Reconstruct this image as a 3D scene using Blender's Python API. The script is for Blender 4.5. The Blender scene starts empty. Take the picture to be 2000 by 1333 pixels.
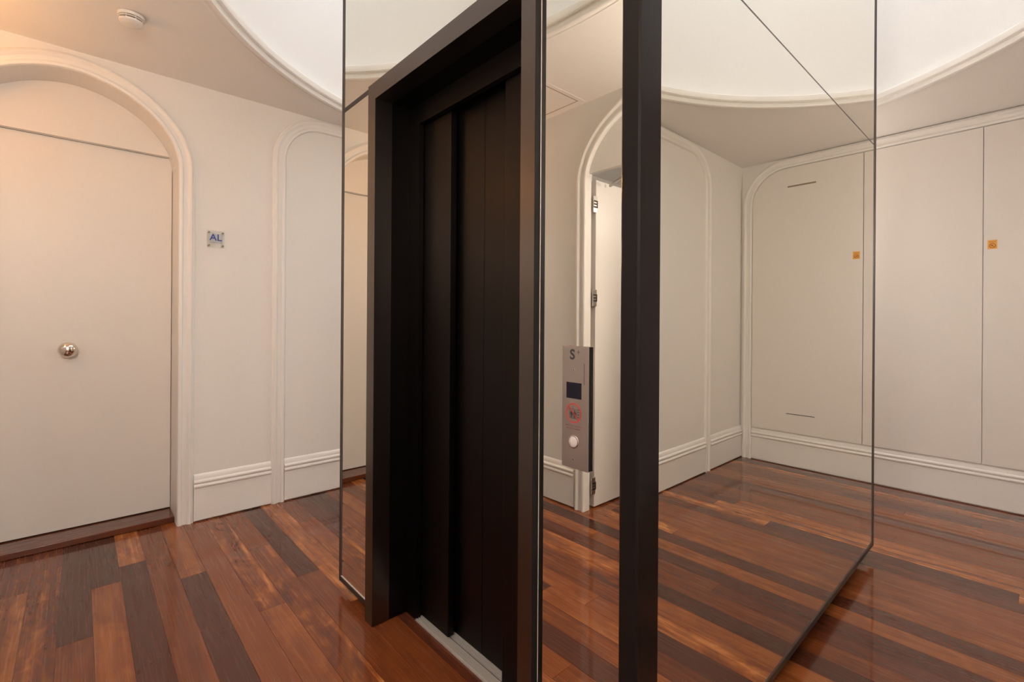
import bpy, bmesh, math, random
from mathutils import Vector, Matrix
from mathutils.geometry import tessellate_polygon

random.seed(7)
S = bpy.context.scene
COL = S.collection

# ------------------------------------------------------------------ camera, world, exposure
CAM = Vector((0.5807, -0.8965, 1.25))
YAW, ROLL = 0.834, 0.00657
F_PX, V0 = 931.07, 625.55
fw = Vector((-math.sin(YAW), math.cos(YAW), 0))
rt = Vector((math.cos(YAW), math.sin(YAW), 0)); up = Vector((0, 0, 1))
rt2 = rt*math.cos(ROLL) + up*math.sin(ROLL)
up2 = -rt*math.sin(ROLL) + up*math.cos(ROLL)
cd = bpy.data.cameras.new('camera'); cam = bpy.data.objects.new('camera', cd); COL.objects.link(cam)
M = Matrix.Identity(4)
for i in range(3):
    M[i][0] = rt2[i]; M[i][1] = up2[i]; M[i][2] = -fw[i]; M[i][3] = CAM[i]
cam.matrix_world = M
cd.sensor_width = 36; cd.lens = F_PX*36/2000; cd.shift_y = -(666.5-V0)/2000; cd.clip_start = .02
S.camera = cam

w = bpy.data.worlds.new('world'); S.world = w; w.use_nodes = True
w.node_tree.nodes['Background'].inputs[0].default_value = (.9, .88, .85, 1)
w.node_tree.nodes['Background'].inputs[1].default_value = .02

S.view_settings.view_transform = 'Standard'; S.view_settings.look = 'None'
S.view_settings.gamma = 1; S.view_settings.use_curve_mapping = False
S.view_settings.exposure = 0.45

WELL_FILL_STRENGTH = 1.85          # glow added at the unseen top of the round well

# ------------------------------------------------------------------ dimensions (metres)
H = 2.677                   # lobby ceiling
XB, XC, YA, YE = -2.8875, 1.2635, 3.666, -1.5466    # wall planes
SW, SL = 1.588, 2.2387      # shaft width (x) and length (y)
CX, CY, CR = -0.79, 1.12, 1.935                     # round opening in the ceiling
ZTOP = 5.0

# ------------------------------------------------------------------ materials
def mat(name, color, rough=.5, metal=0., spec=.5, **kw):
    m = bpy.data.materials.new(name); m.use_nodes = True
    b = m.node_tree.nodes['Principled BSDF']
    b.inputs['Base Color'].default_value = (*color, 1)
    b.inputs['Roughness'].default_value = rough
    b.inputs['Metallic'].default_value = metal
    b.inputs['Specular IOR Level'].default_value = spec
    for k, v in kw.items():
        b.inputs[k.replace('_', ' ')].default_value = v
    return m

def noise_paint(name, color, rough, scale=60, amt=.02, bump=.02):
    """painted surface with a faint mottling and orange-peel bump"""
    m = mat(name, color, rough)
    nt = m.node_tree; b = nt.nodes['Principled BSDF']
    tc = nt.nodes.new('ShaderNodeTexCoord'); nz = nt.nodes.new('ShaderNodeTexNoise')
    nz.inputs['Scale'].default_value = scale; nz.inputs['Detail'].default_value = 3
    nt.links.new(tc.outputs['Object'], nz.inputs['Vector'])
    mx = nt.nodes.new('ShaderNodeMix'); mx.data_type = 'RGBA'
    mx.inputs[6].default_value = (*[c*(1-amt) for c in color], 1)
    mx.inputs[7].default_value = (*[min(1, c*(1+amt)) for c in color], 1)
    nt.links.new(nz.outputs['Fac'], mx.inputs[0]); nt.links.new(mx.outputs[2], b.inputs['Base Color'])
    bp = nt.nodes.new('ShaderNodeBump'); bp.inputs['Strength'].default_value = bump; bp.inputs['Distance'].default_value = .002
    nt.links.new(nz.outputs['Fac'], bp.inputs['Height']); nt.links.new(bp.outputs[0], b.inputs['Normal'])
    return m

WALL = noise_paint('wall_paint', (.80, .765, .725), .55)
TRIM = noise_paint('trim_paint', (.83, .795, .755), .38)
DOORP = noise_paint('door_lacquer', (.77, .725, .68), .42)
CEIL = noise_paint('ceiling_paint', (.86, .825, .785), .8)
DRUM = noise_paint('light_well_paint', (.84, .825, .81), .7)
RINGP = noise_paint('ring_paint', (.90, .87, .83), .45)
def brushed(name, color, rough, scale=(300, 300, 4), metal=1.):
    m = mat(name, color, rough, metal)
    nt = m.node_tree; b = nt.nodes['Principled BSDF']
    tc = nt.nodes.new('ShaderNodeTexCoord'); mp = nt.nodes.new('ShaderNodeMapping'); nz = nt.nodes.new('ShaderNodeTexNoise')
    mp.inputs['Scale'].default_value = scale; nz.inputs['Scale'].default_value = 1; nz.inputs['Detail'].default_value = 4
    nt.links.new(tc.outputs['Object'], mp.inputs[0]); nt.links.new(mp.outputs[0], nz.inputs['Vector'])
    mr = nt.nodes.new('ShaderNodeMapRange'); mr.inputs[3].default_value = rough*.85; mr.inputs[4].default_value = rough*1.15
    nt.links.new(nz.outputs['Fac'], mr.inputs[0]); nt.links.new(mr.outputs[0], b.inputs['Roughness'])
    return m
BRONZE = brushed('dark_bronze_metal', (.14, .118, .106), .32)
POST = mat('corner_post_coating', (.009, .007, .0065), .22, 0, .12)
BRONZE_D = brushed('dark_bronze_door', (.028, .0235, .0215), .40)
BLACK = mat('black_trim', (.018, .016, .015), .35)
EDGE = mat('glass_edge', (.40, .35, .32), .4, 0, .2)
SHADE_BLACK = mat('shade_black', (.008, .007, .007), .6, 0, .1)
EDGE_D = mat('glass_edge_dark', (.10, .085, .075), .35, 0)
MIRROR = mat('mirror_silver', (.875, .86, .79), 0.0, 1.0)
CHROME = mat('polished_nickel', (.80, .72, .64), .04, 1.0)
STEEL = brushed('brushed_steel', (.50, .44, .41), .30, (400, 4, 400))
ALU = brushed('sill_aluminium', (.58, .54, .50), .35, (4, 400, 400), .5)
PLASTIC = mat('white_plastic', (.80, .76, .70), .4)
DARK = mat('dark_slot', (.03, .022, .016), .7)
INK = mat('black_ink', (.02, .018, .018), .6)
BLUE = mat('blue_ink', (.02, .05, .30), .5)
BLUE_L = mat('pale_blue_ink', (.25, .36, .62), .5)
REDT = mat('red_brown_print', (.16, .04, .03), .5)
RED = mat('red_ink', (.33, .02, .015), .5)
HING = mat('hinge_metal', (.52, .48, .43), .3, 1.)
ORANGE = mat('orange_sticker', (.80, .36, .02), .4)
SCREEN = mat('display_glass', (.006, .005, .009), .12, 0, .25, Emission_Color=(.03, .018, .12, 1), Emission_Strength=.015)
PLINTH = mat('plinth_black', (.01, .008, .007), .6)

def acrylic():
    m = bpy.data.materials.new('clear_acrylic'); m.use_nodes = True
    nt = m.node_tree; nt.nodes.clear()
    o = nt.nodes.new('ShaderNodeOutputMaterial'); t = nt.nodes.new('ShaderNodeBsdfTransparent')
    t.inputs[0].default_value = (.96, .97, .97, 1)
    g = nt.nodes.new('ShaderNodeBsdfGlossy'); g.inputs['Roughness'].default_value = .03
    mx = nt.nodes.new('ShaderNodeMixShader')
    mx.inputs[0].default_value = .04; nt.links.new(t.outputs[0], mx.inputs[1]); nt.links.new(g.outputs[0], mx.inputs[2])
    nt.links.new(mx.outputs[0], o.inputs[0]); return m
ACRYL = acrylic()

def emis(name, color, strength):
    m = bpy.data.materials.new(name); m.use_nodes = True
    b = m.node_tree.nodes['Principled BSDF']
    b.inputs['Base Color'].default_value = (*color, 1)
    b.inputs['Emission Color'].default_value = (*color, 1); b.inputs['Emission Strength'].default_value = strength
    return m
WELLFILL = emis('well_fill_glow', (.955, .955, 1.0), WELL_FILL_STRENGTH)
LAMPM = emis('lamp_glass', (1.0, .46, .12), 38)
LEDM = emis('led_strip', (1.0, .98, .95), 1.4)
FILLS = emis('corner_fill_glow', (1.0, .84, .68), 5.0)
FILLC = emis('lobby_fill_glow', (1.0, .90, .81), 52)
FILLW = emis('room_fill_glow', (1.0, .90, .82), 32)

def floor_mat(name='jatoba_planks', turn=False):
    """gloss-varnished hardwood; 'tone' (per plank) drives the wood colour, 'seed' shifts its grain"""
    m = mat(name, (.2, .06, .02), .17, 0, .06)
    nt = m.node_tree; b = nt.nodes['Principled BSDF']; L = nt.links
    N = nt.nodes.new
    at = N('ShaderNodeAttribute'); at.attribute_name = 'tone'
    sp = N('ShaderNodeSeparateColor'); L.new(at.outputs['Color'], sp.inputs[0])   # R tone, G seed, B figure
    geo = N('ShaderNodeNewGeometry')
    cmb = N('ShaderNodeCombineXYZ')
    mu = N('ShaderNodeMath'); mu.operation = 'MULTIPLY'; mu.inputs[1].default_value = 37.0
    L.new(sp.outputs[1], mu.inputs[0]); L.new(mu.outputs[0], cmb.inputs[0]); L.new(mu.outputs[0], cmb.inputs[2])
    ad = N('ShaderNodeVectorMath'); ad.operation = 'ADD'
    L.new(geo.outputs['Position'], ad.inputs[0]); L.new(cmb.outputs[0], ad.inputs[1])
    def noise(scale, detail=4, rough=.55, dist=0.):
        mp = N('ShaderNodeMapping'); mp.inputs['Scale'].default_value = (scale[1], scale[0], 1) if turn else scale
        nz = N('ShaderNodeTexNoise'); nz.inputs['Scale'].default_value = 1; nz.inputs['Detail'].default_value = detail
        nz.inputs['Roughness'].default_value = rough; nz.inputs['Distortion'].default_value = dist
        L.new(ad.outputs[0], mp.inputs[0]); L.new(mp.outputs[0], nz.inputs['Vector']); return nz.outputs['Fac']
    fine = noise((4, 170, 1), 3)
    strk = noise((.8, 20, 1), 4, .55, .9)
    cloud = noise((5, 12, 1), 3, .6, 1.2)
    def ramp(src, a, c, lo, hi):
        r = N('ShaderNodeMapRange'); r.inputs[1].default_value = a; r.inputs[2].default_value = c
        r.inputs[3].default_value = lo; r.inputs[4].default_value = hi; L.new(src, r.inputs[0]); return r.outputs[0]
    def madd(x, y, op='ADD'):
        q = N('ShaderNodeMath'); q.operation = op
        L.new(x, q.inputs[0])
        if isinstance(y, float): q.inputs[1].default_value = y
        else: L.new(y, q.inputs[1])
        return q.outputs[0]
    fig = madd(ramp(strk, .3, .7, -1., 1.), sp.outputs[2], 'MULTIPLY')
    fig2 = madd(ramp(cloud, .3, .7, -.35, .35), sp.outputs[2], 'MULTIPLY')
    v = madd(madd(madd(sp.outputs[0], madd(fig, .36, 'MULTIPLY')), fig2), ramp(fine, .3, .7, -.035, .035))
    cr = N('ShaderNodeValToRGB'); e = cr.color_ramp.elements
    e[0].position = .0; e[0].color = (.060, .018, .009, 1)
    e[1].position = 1.; e[1].color = (.54, .205, .060, 1)
    for p, c in ((.18, (.078, .021, .011)), (.4, (.128, .032, .011)), (.6, (.195, .052, .014)), (.8, (.31, .098, .026))):
        q = cr.color_ramp.elements.new(p); q.color = (*c, 1)
    L.new(v, cr.inputs[0]); L.new(cr.outputs[0], b.inputs['Base Color'])
    rr = ramp(fine, .3, .7, .22, .30); L.new(rr, b.inputs['Roughness'])
    b.inputs['Coat Weight'].default_value = 1.0; b.inputs['Coat Roughness'].default_value = .045; b.inputs['Coat IOR'].default_value = 1.37
    big = noise((3, 3, 1), 2)
    bp = N('ShaderNodeBump'); bp.inputs['Strength'].default_value = .012; bp.inputs['Distance'].default_value = .002
    L.new(fine, bp.inputs['Height']); L.new(bp.outputs[0], b.inputs['Normal'])
    bc = N('ShaderNodeBump'); bc.inputs['Strength'].default_value = .06; bc.inputs['Distance'].default_value = .01
    L.new(big, bc.inputs['Height']); L.new(bc.outputs[0], b.inputs['Coat Normal'])
    return m
WOOD = floor_mat()
WOOD_T = floor_mat('threshold_wood', True)

# ------------------------------------------------------------------ mesh helpers
class MB:
    def __init__(s): s.v = []; s.f = []; s.col = []
    def add(s, vs, fs):
        o = len(s.v); s.v += [tuple(x) for x in vs]; s.f += [tuple(i+o for i in f) for f in fs]; return s
    def box(s, x0, x1, y0, y1, z0, z1):
        vs = [(x, y, z) for z in (z0, z1) for y in (y0, y1) for x in (x0, x1)]
        return s.add(vs, [(0, 2, 3, 1), (4, 5, 7, 6), (0, 1, 5, 4), (2, 6, 7, 3), (0, 4, 6, 2), (1, 3, 7, 5)])
    def lathe(s, prof, c=(0, 0, 0), axis='z', n=48, cap=True):
        """prof: (radius, height) list revolved about axis through c"""
        vs = []
        for r, h in prof:
            for k in range(n):
                a = 2*math.pi*k/n; p = (r*math.cos(a), r*math.sin(a), h)
                if axis == 'x': p = (p[2], p[0], p[1])
                elif axis == 'y': p = (p[0], p[2], p[1])
                vs.append((p[0]+c[0], p[1]+c[1], p[2]+c[2]))
        fs = []
        for j in range(len(prof)-1):
            for k in range(n):
                a, b = j*n+k, j*n+(k+1) % n
                fs.append((a, b, b+n, a+n))
        if cap:
            fs.append(tuple(range(n-1, -1, -1))); fs.append(tuple(range((len(prof)-1)*n, len(prof)*n)))
        return s.add(vs, fs)
    def build(s, name, m, parent=None, smooth=False, bevel=0, seg=2):
        me = bpy.data.meshes.new(name); me.from_pydata(s.v, [], s.f); me.validate()
        bm = bmesh.new(); bm.from_mesh(me); bmesh.ops.recalc_face_normals(bm, faces=bm.faces)
        if bevel: bmesh.ops.bevel(bm, geom=bm.edges[:], offset=bevel, segments=seg, affect='EDGES', profile=.5)
        bm.to_mesh(me); bm.free()
        me.materials.append(m)
        ob = bpy.data.objects.new(name, me); COL.objects.link(ob)
        if parent:
            ob.parent = parent; ob.location = -parent.location if not parent.parent else (0, 0, 0)
        if smooth: shade(me)
        return ob
def shade(me, ang=math.radians(35)):
    for p in me.polygons: p.use_smooth = True
    bm = bmesh.new(); bm.from_mesh(me)
    for e in bm.edges:
        if len(e.link_faces) == 2 and e.calc_face_angle(0) > ang: e.smooth = False
    bm.to_mesh(me); bm.free()

def empty(name, loc, label=None, cat=None, group=None, kind=None):
    o = bpy.data.objects.new(name, None); COL.objects.link(o); o.location = loc; o.empty_display_size = .1
    return tag(o, label, cat, group, kind)
def tag(o, label=None, cat=None, group=None, kind=None):
    for k, v in (('label', label), ('category', cat), ('group', group), ('kind', kind)):
        if v: o[k] = v
    return o
def struct(o, label=None, cat=None): return tag(o, label, cat, None, 'structure')
# parts are modelled in world coordinates; attach() keeps them there
def attach(ob, parent):
    ob.parent = parent
    loc = Vector((0, 0, 0)); p = parent
    while p: loc += Vector(p.location); p = p.parent
    ob.location = -loc
    return ob
def part(mb, name, m, parent, label=None, **kw):
    ob = mb.build(name, m, None, **kw)
    if parent: attach(ob, parent)
    if label: ob['label'] = label
    return ob

# wall-plane mappings: (s along wall, z up, d out of the wall into the room)
mB = lambda s, z, d: (XB+d, s, z)
mC = lambda s, z, d: (XC-d, s, z)
mA = lambda s, z, d: (s, YA-d, z)
mE = lambda s, z, d: (s, YE+d, z)

def slab(mb, loops, mp, d0, d1):
    """filled polygon with holes between depth d0 and d1"""
    flat = [p for l in loops for p in l]
    tris = tessellate_polygon([[Vector((a, b, 0)) for a, b in l] for l in loops])
    n = len(flat)
    vs = [mp(a, b, d0) for a, b in flat] + [mp(a, b, d1) for a, b in flat]
    fs = [tuple(t) for t in tris] + [tuple(i+n for i in reversed(t)) for t in tris]
    o = 0
    for l in loops:
        k = len(l)
        for i in range(k):
            a, b = o+i, o+(i+1) % k
            fs.append((a, b, b+n, a+n))
        o += k
    return mb.add(vs, fs)

ARC, ARISE, APOW = 2.16, .408, 1.85      # springing height, rise and roundness of the door arches
def arch_path(c, hw, zs, z0=0., n=40):
    """upright - flattened arch - upright; points with outward normals"""
    P = [(c-hw, z0, -1, 0)]; b = ARISE*hw/.475
    for i in range(n+1):
        a = math.pi - math.pi*i/n; ca_, sa_ = math.cos(a), math.sin(a)
        x = math.copysign(abs(ca_)**(2/APOW), ca_); z = abs(sa_)**(2/APOW)
        nx = math.copysign(abs(x)**(APOW-1)/hw, x); nz = z**(APOW-1)/b
        l = math.hypot(nx, nz)
        P.append((c+hw*x, zs+b*z, nx/l, nz/l))
    P.append((c+hw, z0, 1, 0)); return P
def arch_head(c, hw, zb_):
    return [(p[0], p[1]) for p in arch_path(c, hw, ARC) if p[1] > zb_]
def round_path(s0, s1, zt, r, z0=0., n=12):
    P = [(s0, z0, -1, 0)]
    for i in range(n+1):
        a = math.pi - math.pi/2*i/n
        P.append((s0+r+r*math.cos(a), zt-r+r*math.sin(a), math.cos(a), math.sin(a)))
    for i in range(n+1):
        a = math.pi/2 - math.pi/2*i/n
        P.append((s1-r+r*math.cos(a), zt-r+r*math.sin(a), math.cos(a), math.sin(a)))
    P.append((s1, z0, 1, 0)); return P
TPROF = [(0, 0), (0, .012), (.004, .018), (.013, .021), (.020, .019), (.024, .012), (.030, .0115), (.046, .013),
         (.052, .019), (.060, .024), (.068, .023), (.073, .015), (.079, .0125), (.083, .009), (.085, 0)]
def sweep(path, mp, scale=1., extra=0.):
    mb = MB(); k = len(TPROF); vs = []
    for s, z, ns, nz in path:
        for u, d in TPROF: vs.append(mp(s+ns*u*scale, z+nz*u*scale, d*(1 if True else 1)+(extra if d > 0 else 0)))
    fs = []
    for i in range(len(path)-1):
        for j in range(k-1):
            a = i*k+j; fs.append((a, a+1, a+1+k, a+k))
        fs.append((i*k+k-1, i*k, i*k+k, i*k+2*k-1))
    fs.append(tuple(range(k))); fs.append(tuple(range((len(path)-1)*k+k-1, (len(path)-1)*k-1, -1)))
    mb.add(vs, fs); return mb
BPROF = [(0, .009), (.016, .009), (.016, .203), (.019, .206), (.0225, .210), (.024, .216), (.0225, .222), (.018, .226), (.0145, .228),
         (.0145, .231), (.020, .235), (.0225, .241), (.0215, .248), (.017, .253), (.012, .255), (.0115, .259), (.011, .268), (.008, .278), (.003, .287), (0, .289)]
def baseboard(name, segs, mp, label):
    mb = MB(); k = len(BPROF)
    for s0, s1 in segs:
        vs = [mp(s, z, d) for s in (s0, s1) for d, z in BPROF]
        fs = [(j, (j+1) % k, (j+1) % k+k, j+k) for j in range(k)] + [tuple(range(k-1, -1, -1)), tuple(range(k, 2*k))]
        mb.add(vs, fs)
    o = mb.build(name, TRIM, smooth=True); return struct(o, label, 'baseboard')

# ------------------------------------------------------------------ room shell
OC = -0.935       # centre of the left door
def rect(a, b, c, d): return [(a, c), (b, c), (b, d), (a, d)]
def arch_loop(c, hw, zs, z0=0., n=28): return [(p[0], p[1]) for p in arch_path(c, hw, zs, z0, n)]

# left wall with the arched door recess
lb = [[(YE-.1, -.02), (OC-.475, -.02)] + arch_loop(OC, .475, ARC, -.02)[1:-1] + [(OC+.475, -.02), (YA+.1, -.02), (YA+.1, H+.05), (YE-.1, H+.05)]]
o = slab(MB(), lb, mB, 0, -.30).build('wall_left', WALL); struct(o, 'off-white plaster wall with the arched door recess left of the lift', 'wall')
EC = -0.925       # centre of the doorway behind the camera
le = [[(XB-.3, -.02), (EC-.475, -.02)] + arch_loop(EC, .475, ARC, -.02)[1:-1] + [(EC+.475, -.02), (XC+.1, -.02), (XC+.1, H+.05), (XB-.3, H+.05)]]
o = slab(MB(), le, mE, 0, -.045).build('wall_front', WALL); struct(o, 'off-white wall with the arched open doorway, seen in the mirror beside the call panel', 'wall')
o = slab(MB(), [rect(YE-.1, YA+.1, -.02, H+.05)], mC, 0, -.1).build('wall_right', WALL); struct(o, 'off-white wall with one rounded moulded panel, seen in the right mirror', 'wall')
o = slab(MB(), [rect(XB-.3, XC+.1, -.02, H+.05)], mA, 0, -.1).build('wall_back', WALL); struct(o, 'off-white wall behind the flush cupboards at the right', 'wall')

# ceiling with the round opening
circ = [(CX+(CR+.035)*math.cos(2*math.pi*i/96), CY+(CR+.035)*math.sin(2*math.pi*i/96)) for i in range(96)]
mT = lambda s, z, d: (s, z, H-d)
o = slab(MB(), [rect(XB-.3, XC+.1, YE-.045, YA+.1), circ], mT, 0, -.18).build('ceiling', CEIL)
struct(o, 'flat off-white ceiling with a large round opening', 'ceiling')
# drum of the light well
mb = MB(); n = 96; R0 = CR+.030; R1 = R0+.12
vs = []
for r, z in ((R0, H+.02), (R0, ZTOP), (R1+.2, ZTOP), (R1+.2, H+.19), (CR+.20, H+.19), (R0+.001, H+.19)):
    vs += [(CX+r*math.cos(2*math.pi*i/n), CY+r*math.sin(2*math.pi*i/n), z) for i in range(n)]
fs = [(j*n+i, j*n+(i+1) % n, ((j+1) % 6)*n+(i+1) % n, ((j+1) % 6)*n+i) for j in range(6) for i in range(n)]
mb.add(vs, fs); o = mb.build('wall_drum', DRUM, smooth=True); struct(o, 'round white upper wall rising through the ceiling opening', 'wall')
# moulding round the opening
rp = [(.060, 0), (.057, -.005), (.049, -.006), (.045, -.002), (.034, -.003), (.030, -.011), (.024, -.015), (.006, -.016), (.001, -.013), (.000, -.008),
      (.000, .010), (-.003, .013), (-.013, .014), (-.019, .017), (-.021, .022), (-.021, .050), (-.017, .054), (-.013, .050), (-.013, .012), (.029, .012), (.029, 0)]
mb = MB(); n = 128; k = len(rp)
vs = [(CX+(CR+u)*math.cos(2*math.pi*i/n), CY+(CR+u)*math.sin(2*math.pi*i/n), H+z) for i in range(n) for u, z in rp]
fs = [(i*k+j, i*k+(j+1) % k, ((i+1) % n)*k+(j+1) % k, ((i+1) % n)*k+j) for i in range(n) for j in range(k)]
mb.add(vs, fs); o = mb.build('trim_1', RINGP, smooth=True); struct(o, 'white moulding ring round the ceiling opening', 'moulding')
mb = MB().lathe([(CR+.009, H+.0125), (CR+.009, H+.017), (CR+.021, H+.017), (CR+.021, H+.0125), (CR+.009, H+.0125)], (CX, CY, 0), n=96, cap=False)
o = mb.build('trim_9', LEDM); struct(o, 'concealed light strip in the gutter of the round moulding', 'light strip')
# unseen top of the well, given an added glow as fill light
mb = MB().lathe([(R0+.1, ZTOP), (R0+.1, ZTOP+.03)], (CX, CY, 0), n=96)
o = mb.build('ceiling_2', WELLFILL); struct(o, 'unseen disc closing the light well, with an added fill glow', 'fill light')

# ------------------------------------------------------------------ floor planks
PITCH, Y0 = .1057, -.322
T = dict(D=(.10, .10), d=(.26, .22), M=(.50, .20), m=(.42, .35), L=(.66, .25), l=(.60, .10), F=(.74, .55), S=(.55, .70))
rows = {
 -12: [(-9, 'M'), (-2.0, 'L'), (-.7, 'M')], -11: [(-9, 'M'), (-2.4, 'D'), (.3, 'M')], -10: [(-9, 'L'), (-1.16, 'l'), (.1, 'M')],
 -9: [(-9, 'M'), (-2.6, 'd'), (-.9, 'm')], -8: [(-9, 'm'), (-2.49, 'F'), (.2, 'M')], -7: [(-9, 'M'), (-2.7, 'S'), (-.4, 'd')],
 -6: [(-9, 'D'), (-1.90, 'm'), (-.5, 'L')], -5: [(-9, 'D'), (-2.33, 'L'), (-.75, 'M')], -4: [(-9, 'F'), (-2.50, 'D'), (-.95, 'L')],
 -3: [(-9, 'M'), (-1.0, 'm'), (.2, 'L')], -2: [(-9, 'L'), (-2.17, 'D'), (-.1, 'M')], -1: [(-9, 'l'), (-.55, 'M'), (.6, 'D')],
 0: [(-9, 'S'), (-1.636, 'L'), (-.3, 'm')], 1: [(-9, 'l'), (-2.275, 'S'), (-.9, 'M')], 2: [(-9, 'D'), (-1.817, 'M'), (-.2, 'D')],
 3: [(-9, 'F'), (-1.45, 'M'), (.0, 'L')], 4: [(-9, 'M'), (-2.45, 'L'), (-1.5, 'd'), (-.3, 'M')], 5: [(-9, 'd'), (-1.9, 'D'), (-.6, 'M')],
 6: [(-9, 'D'), (-.5, 'm')], 7: [(-9, 'm'), (-1.9, 'L'), (-.2, 'S')], 8: [(-9, 'L'), (-1.2, 'D'), (.2, 'L')], 9: [(-9, 'M'), (-.3, 'd'), (.9, 'M')],
 10: [(-9, 'd'), (-.4, 'D')], 11: [(-9, 'M'), (-.3, 'F')], 12: [(-9, 'M'), (-.5, 'L')], 13: [(-9, 'L'), (-.3, 'D')],
 14: [(-9, 'M'), (-.3, 'm'), (1.0, 'd')], 15: [(-9, 'L'), (-.6, 'd'), (.42, 'm')], 16: [(-9, 'M'), (-.4, 'd'), (1.05, 'D')], 17: [(-9, 'M'), (-.3, 'L')],
 18: [(-9, 'L'), (-.3, 'd')], 19: [(-9, 'L'), (-.3, 'L'), (.85, 'F')], 20: [(-9, 'M'), (-.5, 'L')], 21: [(-9, 'M'), (-.3, 'l')],
 22: [(-9, 'd'), (-.4, 'l')], 23: [(-9, 'M'), (-.6, 'd'), (.7, 'm')], 24: [(-9, 'D'), (.53, 'F')], 25: [(-9, 'F'), (.9, 'M')],
 26: [(-9, 'M'), (-.8, 'L'), (.8, 'd')], 27: [(-9, 'm'), (.034, 'M')], 28: [(-9, 'M'), (-.4, 'l')], 29: [(-9, 'L'), (-.7, 'M'), (.8, 'd')],
 30: [(-9, 'd')], 31: [(-9, 'M'), (-.3, 'l')], 32: [(-9, 'm'), (.0, 'L')], 33: [(-9, 'D'), (.355, 'm')], 34: [(-9, 'd'), (-.2, 'M')],
 35: [(-9, 'F')], 36: [(-9, 'd'), (.1, 'D')], 37: [(-9, 'M')]}
FX0, FX1, FY0, FY1 = -3.25, 1.4, -3.3, 3.78
mb = MB(); tones = []
g = .0005
for r in range(-29, 39):
    y0 = Y0+PITCH*r
    y1 = y0+PITCH
    if r in rows:
        ends = [x for x, t in rows[r]]; ts = [t for x, t in rows[r]]
    else:
        ends = [-9]; x = -3.25+random.uniform(.2, 1.6)
        while x < FX1: ends.append(x); x += random.uniform(.7, 1.7)
        ts = [random.choice('DdMmLlFS') for _ in ends]
    for i, x in enumerate(ends):
        xa = max(x, FX0); xb = ends[i+1] if i+1 < len(ends) else FX1
        if xb <= xa: continue
        o = len(mb.v)
        mb.v += [(xa+g, y0+g, 0), (xb-g, y0+g, 0), (xb-g, y1-g, 0), (xa+g, y1-g, 0),
                 (xa+g, y0+g, -.004), (xb-g, y0+g, -.004), (xb-g, y1-g, -.004), (xa+g, y1-g, -.004)]
        mb.f += [(o, o+1, o+2, o+3), (o, o+4, o+5, o+1), (o+1, o+5, o+6, o+2), (o+2, o+6, o+7, o+3), (o+3, o+7, o+4, o)]
        a, b = T[ts[i]]; tt = (a+random.uniform(-.04, .04), random.random(), b, 1)
        tones += [tt]*8
o0 = len(mb.v)
mb.v += [(FX0, FY0, -.004), (FX1, FY0, -.004), (FX1, FY1, -.004), (FX0, FY1, -.004), (FX0, FY0, -.06), (FX1, FY0, -.06), (FX1, FY1, -.06), (FX0, FY1, -.06)]
mb.f += [(o0, o0+1, o0+2, o0+3), (o0+7, o0+6, o0+5, o0+4), (o0, o0+4, o0+5, o0+1), (o0+1, o0+5, o0+6, o0+2), (o0+2, o0+6, o0+7, o0+3), (o0+3, o0+7, o0+4, o0)]
tones += [(-.3, 0, 0, 1)]*8
me = bpy.data.meshes.new('floor'); me.from_pydata(mb.v, [], mb.f)
ca = me.color_attributes.new('tone', 'FLOAT_COLOR', 'POINT')
for i, t in enumerate(tones): ca.data[i].color = t
me.materials.append(WOOD)
floor = bpy.data.objects.new('floor', me); COL.objects.link(floor)
struct(floor, 'glossy red-brown hardwood plank floor with mixed dark and light boards', 'floor')

# ------------------------------------------------------------------ mouldings and baseboards
def trim(n, path, mp, label, **k):
    o = sweep(path, mp, **k).build('trim_%d' % n, TRIM, smooth=True); return struct(o, label, 'moulding')
trim(2, arch_path(OC, .475, ARC), mB, 'moulded arch surround of the left door')
trim(3, round_path(.145, 2.095, 2.587, .25), mB, 'rounded panel moulding on the left wall beside the lift')
trim(4, round_path(-.62, 2.94, 2.587, .25), mC, 'rounded panel moulding reflected in the right mirror')
trim(5, round_path(-2.745, 1.165, 2.588, .285), mA, 'rounded moulding framing the flush cupboards', extra=.006)
trim(6, arch_path(EC, .475, ARC), mE, 'moulded arch round the open doorway reflected beside the call panel')
baseboard('baseboard_left', [(YE, OC-.56), (OC+.56, .062), (.146, 2.094), (2.178, YA)], mB, 'tall white baseboard along the left wall')
baseboard('baseboard_right', [(YE, -.702), (-.619, 2.939), (3.023, YA)], mC, 'tall white baseboard reflected in the right mirror')
baseboard('baseboard_back', [(XB, -2.829), (-2.744, 1.164), (1.249, XC)], mA, 'tall white baseboard below the flush cupboards')
baseboard('baseboard_front', [(XB, EC-.56), (EC+.56, XC)], mE, 'tall white baseboard seen in the mirror beside the call panel')

# ------------------------------------------------------------------ left door: recess, leaf, knob, threshold
def chord(c, hw, zb_):      # half-width of the arch at height zb_
    return hw*(1-((zb_-ARC)/ARISE)**APOW)**(1/APOW)
ch_ = chord(OC, .474, 2.262)
o = slab(MB(), [[(OC-ch_, 2.262)]+arch_head(OC, .474, 2.262)+[(OC+ch_, 2.262)]], mB, -.208, -.2485).build('trim_7', DOORP); struct(o, 'plain head panel filling the arch above the left door', 'panel')
d1 = empty('door_1', (XB-.24, OC, 0), 'plain cream flush door under the left arch with a round polished knob', 'door', kind='structure')
part(MB().box(XB-.29, XB-.25, OC-.472, OC+.472, .042, 2.2612), 'leaf', DOORP, d1, bevel=.0015)
kn = part(MB().lathe([(.001, .0), (.030, .0), (.031, .004), (.026, .006), (.013, .009), (.012, .022), (.020, .028), (.034, .036), (.041, .047), (.0425, .056), (.040, .066), (.031, .077), (.018, .083), (.006, .0855), (.0005, .086)],
      (XB-.25, -.945, 1.066), 'x', 64), 'door_knob', CHROME, d1, 'round polished metal knob in the middle of the door', smooth=True)
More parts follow.
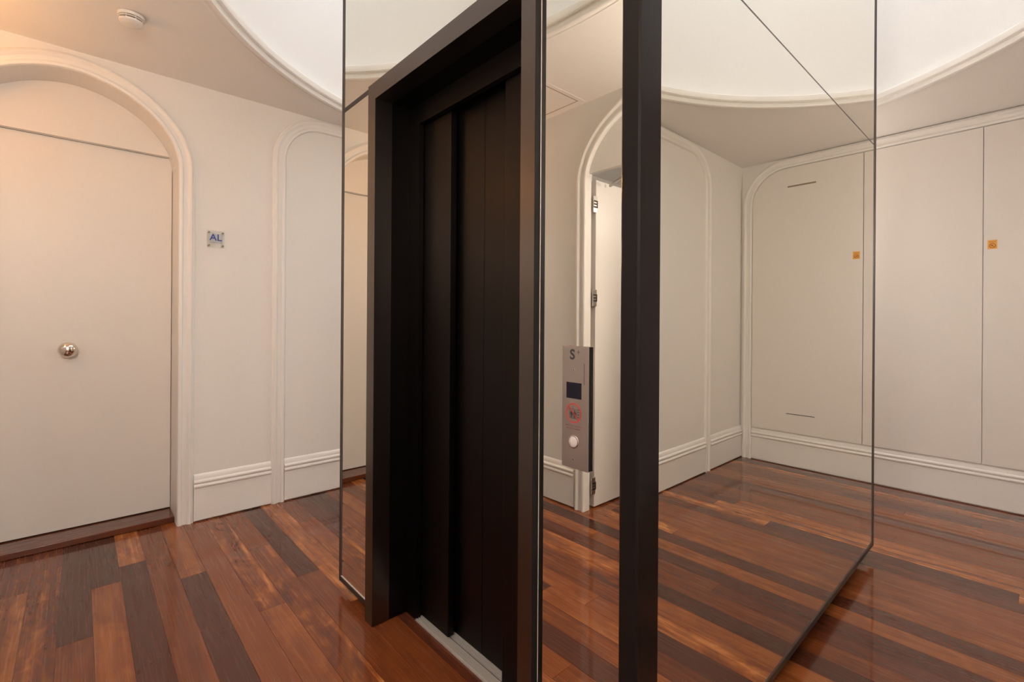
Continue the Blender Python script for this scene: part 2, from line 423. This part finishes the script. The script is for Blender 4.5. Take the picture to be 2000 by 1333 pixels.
part(MB().box(XB-.285, XB-.068, OC-.474, OC+.474, .002, .036), 'threshold', WOOD_T, d1, 'dark brown wooden threshold step', bevel=.003)
th = d1.children[-1]
ca = th.data.color_attributes.new('tone', 'FLOAT_COLOR', 'POINT')
for i in range(len(th.data.vertices)): ca.data[i].color = (.36, .4, .22, 1)

# ------------------------------------------------------------------ doorway behind the camera (seen in the mirrors)
d2 = empty('door_2', (-1.41, YE-.07, 0), 'white flush door standing open in the arched doorway, reflected beside the call panel', 'door', kind='structure')
part(MB().box(-1.435, -1.392, YE-.97, YE-.085, .012, 2.185), 'leaf', DOORP, d2, bevel=.002)
for z in (2.02, 1.40, .155):
    mbh = MB().box(-1.399, -1.386, YE-.092, YE-.052, z-.055, z-.022).box(-1.399, -1.386, YE-.092, YE-.052, z+.022, z+.055)
    mbh.box(-1.399, -1.384, YE-.090, YE-.052, z-.022, z+.022)
    h = part(mbh, 'hinge', HING, d2, 'silver concealed hinge', bevel=.002)
    mk = MB()
    for zz in (-.019, 0, .019): mk.box(-1.3845, -1.3815, YE-.088, YE-.054, z+zz-.0045, z+zz+.0045)
    mk.box(-1.3845, -1.3820, YE-.092, YE-.084, z-.024, z+.024)
    part(mk, 'hinge_link', INK, h)
def rod(p, q, w_):
    """slim square bar between two points"""
    p, q = Vector(p), Vector(q); d = (q-p).normalized(); a = d.cross(Vector((0, 0, 1))).normalized()*w_/2; b = d.cross(a).normalized()*w_/2
    vs = [tuple(c+s1*a+s2*b) for c in (p, q) for s1, s2 in ((-1, -1), (1, -1), (1, 1), (-1, 1))]
    return MB().add(vs, [(0, 1, 2, 3), (7, 6, 5, 4), (0, 4, 5, 1), (1, 5, 6, 2), (2, 6, 7, 3), (3, 7, 4, 0)])
part(rod((-1.345, YE-.17, 2.150), (-1.16, YE-.13, 2.195), .016), 'closer_arm', mat('closer_silver', (.45, .44, .43), .3, 1.), d2, 'silver closer arm at the top of the leaf', bevel=.003)
# doorway head (flat lintel panel inside the arch)
ch_ = chord(EC, .474, 2.212)
o = slab(MB(), [[(EC-ch_, 2.212)]+arch_head(EC, .474, 2.212)+[(EC+ch_, 2.212)]], mE, -.012, -.044).build('trim_8', WALL); struct(o, 'plain head panel above the open doorway', 'panel')
# next room
mb = MB()
mb.box(-2.1, -2.0, -3.3, YE-.045, 0, 2.7).box(.3, .4, -3.3, YE-.045, 0, 2.7).box(-2.1, .4, -3.35, -3.25, 0, 2.7)
o = mb.build('wall_vestibule', WALL); struct(o, 'plain white walls of the room beyond the open doorway', 'wall')
o = MB().box(-2.1, .4, -3.35, YE-.046, 2.5, 2.6).build('ceiling_3', DRUM); struct(o, 'plain ceiling of the room beyond the open doorway', 'ceiling')
vl = empty('fill_pendant', (-.7, -2.3, 2.5), 'added unseen fill globe in the room beyond the open doorway', 'lamp')  # unseen globe added to brighten the next room
part(MB().lathe([(.09*math.sin(math.pi*i/16)+.0005, 2.08-.09*math.cos(math.pi*i/16)) for i in range(17)], (-.7, -2.3, 0), n=32, cap=False), 'fill_globe', FILLW, vl, smooth=True)
part(MB().lathe([(.004, 2.165), (.004, 2.499)], (-.7, -2.3, 0), n=12), 'cord', BLACK, vl)

# ------------------------------------------------------------------ flush cupboards on the back wall
GAP = .0045
def cupboard(x0, x1, label, right_arc=False, left_arc=False, slots=False):
    c = empty('built_in_cupboard', ((x0+x1)/2, YA-.02, .29), label, 'cupboard', 'flush cupboards along the back wall')
    z0, z1, r = .2925, 2.588-GAP, .285-GAP
    a0, a1 = x0+(GAP if left_arc else GAP/2), x1-(GAP if right_arc else GAP/2)
    P = [(a0, z0), (a1, z0)]
    if right_arc: P += [(a1-r+r*math.cos(t*math.pi/28), z1-r+r*math.sin(t*math.pi/28)) for t in range(15)]
    else: P.append((a1, z1))
    if left_arc: P += [(a0+r-r*math.sin(t*math.pi/28), z1-r+r*math.cos(t*math.pi/28)) for t in range(15)]
    else: P.append((a0, z1))
    d = part(slab(MB(), [P], mA, .002, .018), 'door', DOORP, c)
    if slots:
        xm = .765
        for z, h in ((2.420, .013), (.455, .005)):
            s = part(MB().box(xm-.108, xm+.108, YA-.0192, YA-.016, z-h/2, z+h/2), 'vent_slot', DARK if h < .01 else mat('slot_shadow_paint', (.26, .20, .14), .6), d)
    return c
cupboard(.330, 1.165, 'cream flush cupboard with orange sticker, rounded top corner and two thin slots', right_arc=True, slots=True)
cupboard(-.790, .330, 'wide plain cream flush cupboard just right of the mirrored lift edge')
cupboard(-1.910, -.790, 'plain cream flush cupboard hidden behind the lift shaft')
cupboard(-2.745, -1.910, 'cream flush cupboard at the far left end behind the lift shaft', left_arc=True)

# sticker
def text_mesh(txt, size, m, loc, rx, name, parent, ext=.0004, align='CENTER', rot=0., sx=1., bold=0.):
    cu = bpy.data.curves.new(name, 'FONT'); cu.body = txt; cu.size = size; cu.align_x = align; cu.align_y = 'CENTER'
    cu.extrude = ext; cu.offset = bold
    ob = bpy.data.objects.new(name, cu); COL.objects.link(ob)
    dg = bpy.context.evaluated_depsgraph_get(); me = bpy.data.meshes.new_from_object(ob.evaluated_get(dg))
    bpy.data.objects.remove(ob)
    me.transform(Matrix.Translation(loc) @ rx @ Matrix.Rotation(rot, 4, 'Z') @ Matrix.Diagonal((sx, 1, 1, 1)))
    me.materials.clear(); me.materials.append(m)
    o = bpy.data.objects.new(name, me); COL.objects.link(o); attach(o, parent); return o
RF = Matrix.Rotation(math.pi/2, 4, 'X')                                         # faces -y
RB = Matrix.Rotation(math.pi/2, 4, 'Z') @ Matrix.Rotation(math.pi/2, 4, 'X')    # faces +x
def ring(mb, c, r0, r1, y, t, n=40, ax='y'):
    vs = []
    for yy in (y, y-t):
        for r in (r0, r1):
            vs += [(c[0]+r*math.cos(2*math.pi*i/n), yy, c[1]+r*math.sin(2*math.pi*i/n)) for i in range(n)]
    fs = []
    for i in range(n):
        j = (i+1) % n
        fs += [(i, j, n+j, n+i), (2*n+i, 3*n+i, 3*n+j, 2*n+j), (i, 2*n+i, 2*n+j, j), (n+i, n+j, 3*n+j, 3*n+i)]
    return mb.add(vs, fs)
def bar(mb, x0, z0, x1, z1, w_, y, t):
    d = Vector((x1-x0, z1-z0)).normalized(); nx, nz = -d.y*w_/2, d.x*w_/2
    P = [(x0+nx, z0+nz), (x1+nx, z1+nz), (x1-nx, z1-nz), (x0-nx, z0-nz)]
    vs = [(a, y, b) for a, b in P]+[(a, y-t, b) for a, b in P]
    return mb.add(vs, [(0, 1, 2, 3), (7, 6, 5, 4), (0, 4, 5, 1), (1, 5, 6, 2), (2, 6, 7, 3), (3, 7, 4, 0)])
def disc(mb, cx_, cz_, r, y, t, n=20): return mb.lathe([(r, y), (r, y-t)], (cx_, 0, cz_), 'y', n)
YS = YA-.018
st = empty('warning_sticker', (.375, YS, 1.78), 'small orange warning sticker on the pale cupboard beside the door gap', 'sticker')
part(MB().box(.352, .398, YS-.0008, YS-.0001, 1.750, 1.810), 'backing', ORANGE, st)
mk = ring(MB(), (.375, 1.772), .0125, .016, YS-.0008, .0005); bar(mk, .366, 1.781, .384, 1.763, .003, YS-.0008, .0005)
bar(mk, .369, 1.770, .379, 1.776, .005, YS-.0008, .0005)
part(mk, 'prohibition_mark', mat('sticker_brown', (.30, .08, .01), .5), st)
mk = MB()
for k in range(5): bar(mk, .358+k*.0072, 1.800, .3625+k*.0072, 1.800, .0035, YS-.0008, .0005)
for k in range(4): bar(mk, .360+k*.008, 1.7935, .3655+k*.008, 1.7935, .0028, YS-.0008, .0005)
part(mk, 'printed_lines', mat('sticker_print', (.42, .15, .01), .5), st)

# ------------------------------------------------------------------ lift shaft
sh = empty('elevator_shaft', (-SW/2, SL/2, 0), 'freestanding lift shaft clad in tinted mirror with a dark bronze corner post', 'elevator')
part(MB().box(-SW+.09, -1.245, .09, SL-.09, 0, .5).box(-.34, -.09, .09, SL-.09, 0, .5).box(-1.245, -.34, .35, SL-.09, 0, .5), 'plinth', PLINTH, sh)
part(MB().box(-SW+.03, -1.235, .03, SL-.03, .08, ZTOP).box(-.345, -.03, .03, SL-.03, .08, ZTOP).box(-1.235, -.345, .45, SL-.03, .08, ZTOP).box(-1.235, -.345, .03, .45, 2.26, ZTOP), 'core', BLACK, sh)
FB, FS, RBt, RS = .040, 2.216, .062, 2.190     # bottom / seam heights of front and side cladding
def pane(x0, x1, y0, y1, z0, z1): return part(MB().box(x0, x1, y0, y1, z0, z1), 'mirror_panel', MIRROR, sh)
e_ = .006
# front face
pane(-SW+.022, -1.290, 0.004, .020, FB+.026, FS-.014)
pane(-.303, -.048, 0.004, .020, FB+.026, FS-.004)
pane(-SW+.022, -.048, 0.004, .020, FS+.004, ZTOP)
# right face
pane(-.020, -.004, .088, SL-.022, RBt+.024, RS-.0025)
pane(-.020, -.004, .088, SL-.022, RS+.0025, ZTOP)
# rear and left faces
pane(-SW+.022, -.022, SL-.020, SL-.004, RBt+.024, ZTOP)
pane(-SW+.004, -SW+.020, .022, SL-.022, FB+.026, ZTOP)
# edge trims
def etrim(name, boxes, m=BLACK, label=None):
    mb_ = MB()
    for b_ in boxes: mb_.box(*b_)
    return part(mb_, name, m, sh, label)
etrim('edge_profile', [(-SW, -SW+.010, 0, .010, FB, ZTOP), (-SW+.010, -SW+.022, .004, .018, FB, ZTOP)])
etrim('edge_profile', [(-.012, 0, SL-.012, SL, RBt, ZTOP), (-.018, -.004, SL-.022, SL-.012, RBt, ZTOP)])
etrim('edge_profile', [(-SW, -SW+.010, SL-.010, SL, RBt, ZTOP)])
etrim('edge_bead', [(-SW+.011, -SW+.015, .001, .004, FB+.02, ZTOP)], EDGE_D, 'pale glass edge line')
etrim('edge_bead', [(-.004, -.001, SL-.020, SL-.014, RBt+.02, ZTOP)], EDGE_D, 'pale glass edge line')
etrim('edge_bead', [(-.3035, -.3018, .0032, .004, FB+.026, ZTOP)], EDGE, 'pale glass edge line')
etrim('bottom_rail', [(-SW, -1.288, 0.001, .012, FB, FB+.022)])
etrim('bottom_rail', [(-.305, -.046, 0.001, .012, FB, FB+.022)])
etrim('bottom_rail', [(-.012, -.001, .086, SL, RBt, RBt+.020)])
etrim('rail_bead', [(-SW+.010, -1.290, .001, .004, FB+.022, FB+.026)], EDGE)
etrim('rail_bead', [(-.303, -.05, .001, .004, FB+.022, FB+.026)], EDGE)
etrim('rail_bead', [(-.004, -.001, .088, SL-.010, RBt+.020, RBt+.0235)], BRONZE)
etrim('seam_profile', [(-SW+.004, -1.288, .002, .006, FS-.014, FS+.004)])
etrim('seam_profile', [(-.018, -.0035, .088, SL-.012, RS-.0025, RS+.0025)], BRONZE)
part(MB().box(-.046, .003, -.004, .086, .004, ZTOP), 'corner_post', POST, sh, 'dark coated corner post', bevel=.0045, seg=1)

# ------------------------------------------------------------------ lift landing door
ld = empty('elevator_door', (-.79, .08, 0), 'dark bronze four-panel sliding lift door in a deep frame', 'door')
XL, XR, XIL, XIR, ZT, ZI = -1.286, -.3065, -1.222, -.361, 2.212, 2.143
YJ = .141
P = [(XL, .004), (XIL, .004), (XIL, ZI), (XIR, ZI), (XIR, .004), (XR, .004), (XR, ZT), (XL, ZT)]
mF = lambda s, z, d: (s, -d, z)
part(slab(MB(), [P], mF, -.06, .015), 'casing', BRONZE, ld)
P = [(XIL-.012, .004), (XIL, .004), (XIL, ZI), (XIR, ZI), (XIR, .004), (XIR+.012, .004), (XIR+.012, ZI+.012), (XIL-.012, ZI+.012)]
part(slab(MB(), [P], mF, -YJ, -.0605), 'jamb_lining', BRONZE_D, ld)
part(MB().box(XR+.0003, XR+.0022, -.0155, .0035, .004, ZT), 'gap_shade', SHADE_BLACK, ld, 'dark strip standing in for the shadow gap beside the casing')  # dark strip paints the shadow gap along the casing edge
XO0, XO1, ZO = -1.142, -.441, 2.060
P = [(XIL-.010, .004), (XO0, .004), (XO0, ZO), (XO1, ZO), (XO1, .004), (XIR+.010, .004), (XIR+.010, ZI+.010), (XIL-.010, ZI+.010)]
part(slab(MB(), [P], mF, -YJ-.022, -YJ), 'architrave', BRONZE_D, ld, bevel=0)
def dp(x0, x1, y): return part(MB().box(x0, x1, y, y+.028, .016, ZO+.05), 'door_panel', BRONZE_D, ld, bevel=.0015)
dp(-1.20, -.950, .167); dp(-.632, -.39, .167); dp(-.975, -.7915, .207); dp(-.7895, -.60, .207)
# ribbed sill: profile across y, extruded in x
pr = [(YJ, .0), (YJ, .010)]
y = YJ
for k in range(3): pr += [(y+.002, .011), (y+.005, .011), (y+.0055, .001), (y+.009, .001)]; y += .0095
pr += [(y+.003, .012), (y+.007, .012), (y+.0075, -.002), (y+.016, -.002), (y+.0165, .012)]; y += .017
for k in range(2): pr += [(y+.002, .011), (y+.006, .011), (y+.0065, .001), (y+.009, .001)]; y += .0095
pr += [(y+.002, .012), (y+.006, .012), (y+.0065, -.002), (y+.015, -.002), (y+.0155, .012), (y+.03, .012), (y+.03, 0.0)]
k = len(pr)
mb = MB().add([(x, a, b) for x in (XO0-.01, XO1+.01) for a, b in pr], [(j, (j+1) % k, (j+1) % k+k, j+k) for j in range(k)]+[tuple(range(k)), tuple(range(2*k-1, k-1, -1))])
part(mb, 'sill', ALU, ld, 'ribbed aluminium door sill')
gy = [(YJ+.0055+.0095*q, YJ+.009+.0095*q) for q in range(3)] + [(YJ+.0362, YJ+.0443)] + [(YJ+.0455+.0065+.0095*q, YJ+.0455+.009+.0095*q) for q in range(2)] + [(YJ+.0645+.0067, YJ+.0645+.0148)]
for ya, yb in gy: part(MB().box(XO0-.008, XO1+.008, ya, yb, .0012, .0045), 'groove_shade', DARK, ld, 'dark strip painting the shade in a sill groove')  # dark strips laid in the grooves to paint their shade
part(MB().box(XIL, XIR, .25, .34, .004, 2.2), 'shaft_backing', BLACK, ld)

# ------------------------------------------------------------------ call panel
cp = empty('call_panel', (-.167, 0, 1.038), 'narrow brushed steel lift call panel with display, button and no-use pictogram', 'call panel')
Y = -.006
part(MB().box(-.2130, -.1305, Y, Y+.002, .890, 1.187), 'plate', STEEL, cp, bevel=.0008)
part(MB().box(-.2122, -.1312, Y+.002, .0035, .8907, 1.1863), 'shaded_housing', SHADE_BLACK, cp, 'shallow panel side darkened to paint its shadow line')  # sides kept near black to paint the shadow line beside the plate
text_mesh('S', .034, INK, Vector((-.176, Y-.0002, 1.166)), RF, 'letter', cp, bold=.0009)
mk = bar(MB(), -.1625, 1.1735, -.1515, 1.1735, .0011, Y, .0004); bar(mk, -.157, 1.168, -.157, 1.179, .0011, Y, .0004); part(mk, 'plus_mark', INK, cp)
part(disc(MB(), -.171, 1.130, .0026, Y, .0006), 'screw', STEEL, cp)
part(disc(MB(), -.171, .912, .0030, Y, .0006), 'screw', STEEL, cp)
part(disc(MB(), -.171, 1.130, .0012, Y-.0006, .0002), 'screw_socket', INK, cp)
part(disc(MB(), -.171, .912, .0014, Y-.0006, .0002), 'screw_socket', INK, cp)
part(MB().box(-.194, -.147, Y-.0006, Y+.001, 1.060, 1.099), 'display', SCREEN, cp, 'dark display with faint violet glow')
mk = MB()
random.seed(3); zz = 1.147
while zz > 1.096:                       # the tiny vertical line of print, too small to read
    hh = random.choice((.0008, .0012, .0016)); mk.box(-.1397, -.1378, Y-.0004, Y, zz-hh, zz); zz -= hh+.0008
part(mk, 'side_print', INK, cp)
CXp, CZp = -.171, 1.0245
mk = ring(MB(), (CXp, CZp), .0215, .0243, Y, .0005, 48); bar(mk, CXp-.016, CZp+.016, CXp+.016, CZp-.016, .0026, Y-.0003, .0005)
part(mk, 'prohibition_ring', RED, cp, 'red prohibition ring')
mk = MB()
for sx in (-.0065, .003):
    disc(mk, CXp+sx, CZp+.0055, .0024, Y, .0004); bar(mk, CXp+sx, CZp+.003, CXp+sx, CZp-.006, .0052, Y, .0004)
    bar(mk, CXp+sx-.0016, CZp-.005, CXp+sx-.0016, CZp-.012, .0018, Y, .0004); bar(mk, CXp+sx+.0016, CZp-.005, CXp+sx+.0016, CZp-.012, .0018, Y, .0004)
    bar(mk, CXp+sx-.0034, CZp+.0025, CXp+sx-.0044, CZp-.004, .0012, Y, .0004); bar(mk, CXp+sx+.0034, CZp+.0025, CXp+sx+.0044, CZp-.004, .0012, Y, .0004)
for a in ((-.0125, -.013, -.0125, .010), (-.0125, .010, .009, .010), (-.0125, -.013, .009, -.013), (.009, -.013, .009, .010), (-.002, .010, -.002, .019)):
    bar(mk, CXp+a[0], CZp+a[1], CXp+a[2], CZp+a[3], .0008, Y, .0004)
for dz in (-.010, -.004, .002, .008):
    bar(mk, CXp+.0115, CZp+dz, CXp+.0150, CZp+dz+.003, .0014, Y, .0004); bar(mk, CXp+.0150, CZp+dz+.003, CXp+.0175, CZp+dz+.0005, .0014, Y, .0004)
part(mk, 'pictogram', INK, cp)
text_mesh('NÃO UTILIZE O ELEVADOR', .0042, REDT, Vector((CXp+.001, Y-.0001, .9935)), RF, 'printed_text', cp, .0002)
text_mesh('EM CASO DE INCÊNDIO', .0042, REDT, Vector((CXp+.001, Y-.0001, .9865)), RF, 'printed_text', cp, .0002)
part(MB().lathe([(.0160, Y+.002), (.0160, Y-.0008), (.0145, Y-.0014)], (CXp, 0, .955), 'y', 40), 'button_bezel', STEEL, cp, smooth=True)
part(MB().lathe([(.0128, Y), (.0128, Y-.0022), (.0110, Y-.0032), (.004, Y-.0034), (.0005, Y-.0034)], (CXp, 0, .955), 'y', 40), 'call_button', mat('button_white', (.40, .35, .33), .4), cp, 'round pale button', smooth=True)

for ch_o in cp.children:
    if ch_o.name.split('.')[0] not in ('plate', 'shaded_housing'): ch_o.location.x -= .0048

# ------------------------------------------------------------------ AL sign
al = empty('wall_sign', (XB, -.268, 1.745), 'small square clear acrylic sign with blue letters AL on the left wall', 'sign')
part(MB().box(XB+.014, XB+.018, -.3165, -.2205, 1.690, 1.797), 'plate', ACRYL, al, 'clear acrylic plate', bevel=.0006)
part(MB().box(XB+.0139, XB+.0140, -.299, -.238, 1.726, 1.776), 'print_backing', mat('sign_white', (.86, .87, .90), .4), al)
for yy in (-.306, -.231):
    for zz in (1.7835, 1.7035):
        part(MB().lathe([(.0045, .0005), (.0045, .0185), (.0058, .0186), (.0058, .0215), (.0045, .0225)], (XB, yy, zz), 'x', 20), 'standoff', mat('standoff_steel', (.42, .36, .30), .25, 1.), al, smooth=True)
text_mesh('AL', .058, BLUE, Vector((XB+.0184, -.2685, 1.752)), RB, 'letters', al, .0002, bold=.0004)
text_mesh('ALOJAMENTO LOCAL', .0072, BLUE_L, Vector((XB+.0184, -.2685, 1.7215)), RB, 'printed_text', al, .0002)

# ------------------------------------------------------------------ smoke detector
sd = empty('smoke_detector', (-2.30, -.725, H), 'round white smoke detector on the ceiling near the left door', 'smoke detector')
DX, DY = -2.30, -.722
part(MB().lathe([(.050, H-.001), (.0535, H-.003), (.0535, H-.012), (.0510, H-.016), (.036, H-.017)], (DX, DY, 0), n=56), 'base', PLASTIC, sd, smooth=True)
part(MB().lathe([(.040, H-.016), (.040, H-.036)], (DX, DY, 0), n=40), 'vent_core', DARK, sd, smooth=True)
part(MB().lathe([(.039, H-.0215), (.0500, H-.0215), (.0495, H-.0245), (.039, H-.0245)], (DX, DY, 0), n=56), 'vent_ring', PLASTIC, sd, smooth=True)
part(MB().lathe([(.038, H-.0305), (.0480, H-.0305), (.0460, H-.037), (.038, H-.043), (.024, H-.047), (.0005, H-.048)], (DX, DY, 0), n=56), 'sensor_cap', PLASTIC, sd, smooth=True)
for k_ in range(8):
    mk = MB()
    a = k_*math.pi/4+.3; cx_, cy_ = DX+.0455*math.cos(a), DY+.0455*math.sin(a)
    mk.box(cx_-.0018, cx_+.0018, cy_-.0018, cy_+.0018, H-.038, H-.016)
    part(mk, 'vent_rib', PLASTIC, sd)

# ------------------------------------------------------------------ ceiling hatch (seen in the mirror) and its latch
ch = empty('ceiling_hatch', (-1.74, -1.21, H), 'square ceiling access hatch reflected at the top of the mirror beside the lift frame', 'hatch')
HX0, HX1, HY0, HY1 = -2.05, -1.40, YE+.030, -.85
part(slab(MB(), [rect(HX0, HX1, HY0, HY1), rect(HX0+.032, HX1-.032, HY0+.032, HY1-.032)[::-1]], mT, .0, .0012), 'frame', CEIL, ch)
part(slab(MB(), [rect(HX0+.034, HX1-.034, HY0+.034, HY1-.034)], mT, .0, .0010), 'panel', CEIL, ch)
part(slab(MB(), [rect(HX0+.031, HX1-.030, HY0+.030, HY1-.030), rect(HX0+.036, HX1-.036, HY0+.036, HY1-.036)[::-1]], mT, .0, .0016), 'gap_line', mat('gap_shade_tan', (.30, .19, .10), .6), ch)  # tan line paints the shade in the gap round the panel
part(MB().box(-1.475, -1.450, -1.20, -1.17, H-.0025, H-.0018), 'latch', mat('latch_tan', (.42, .30, .18), .4), ch)

# ------------------------------------------------------------------ unseen globes added as fill light for the lobby
for (x, y, lab) in ((.80, -1.20, 'added unseen fill globe above the right-hand end of the front wall'),
                    (.12, -1.30, 'added unseen fill globe just right of the arched open doorway'),
                    (-2.30, -1.36, 'added unseen fill globe in the corner left of the arched left door'),
                    (-1.25, 3.33, 'added unseen fill globe behind the lift shaft')):
    t = empty('fill_pendant', (x, y, H), lab, 'lamp', 'added fill globes in the lobby')
    part(MB().lathe([(.11*math.sin(math.pi*i/20)+.0005, (1.75 if x < -2 else 2.02)-.11*math.cos(math.pi*i/20)) for i in range(21)], (x, y, 0), n=40, cap=False), 'fill_globe', FILLS if x < -1.5 else FILLC, t, smooth=True)
    part(MB().lathe([(.003, 1.855 if x < -2 else 2.125), (.003, H-.012)], (x, y, 0), n=10), 'cord', BLACK, t)
    part(MB().lathe([(.045, H-.0005), (.045, H-.012), (.040, H-.014)], (x, y, 0), n=32), 'ceiling_rose', PLASTIC, t, smooth=True)

# ------------------------------------------------------------------ wall sconce near the left corner
wl = empty('wall_lamp', (-2.45, YE, 2.35), 'warm glass wall lamp in the corner left of the left door', 'lamp')
part(MB().box(-2.49, -2.41, YE+.001, YE+.014, 2.30, 2.40), 'back_plate', CHROME, wl, bevel=.002)
part(MB().lathe([(.001, 2.31), (.030, 2.312), (.042, 2.335), (.045, 2.36), (.040, 2.385), (.022, 2.400), (.001, 2.402)], (-2.45, YE+.065, 0), n=32, cap=False), 'lamp_shade', LAMPM, wl, smooth=True)
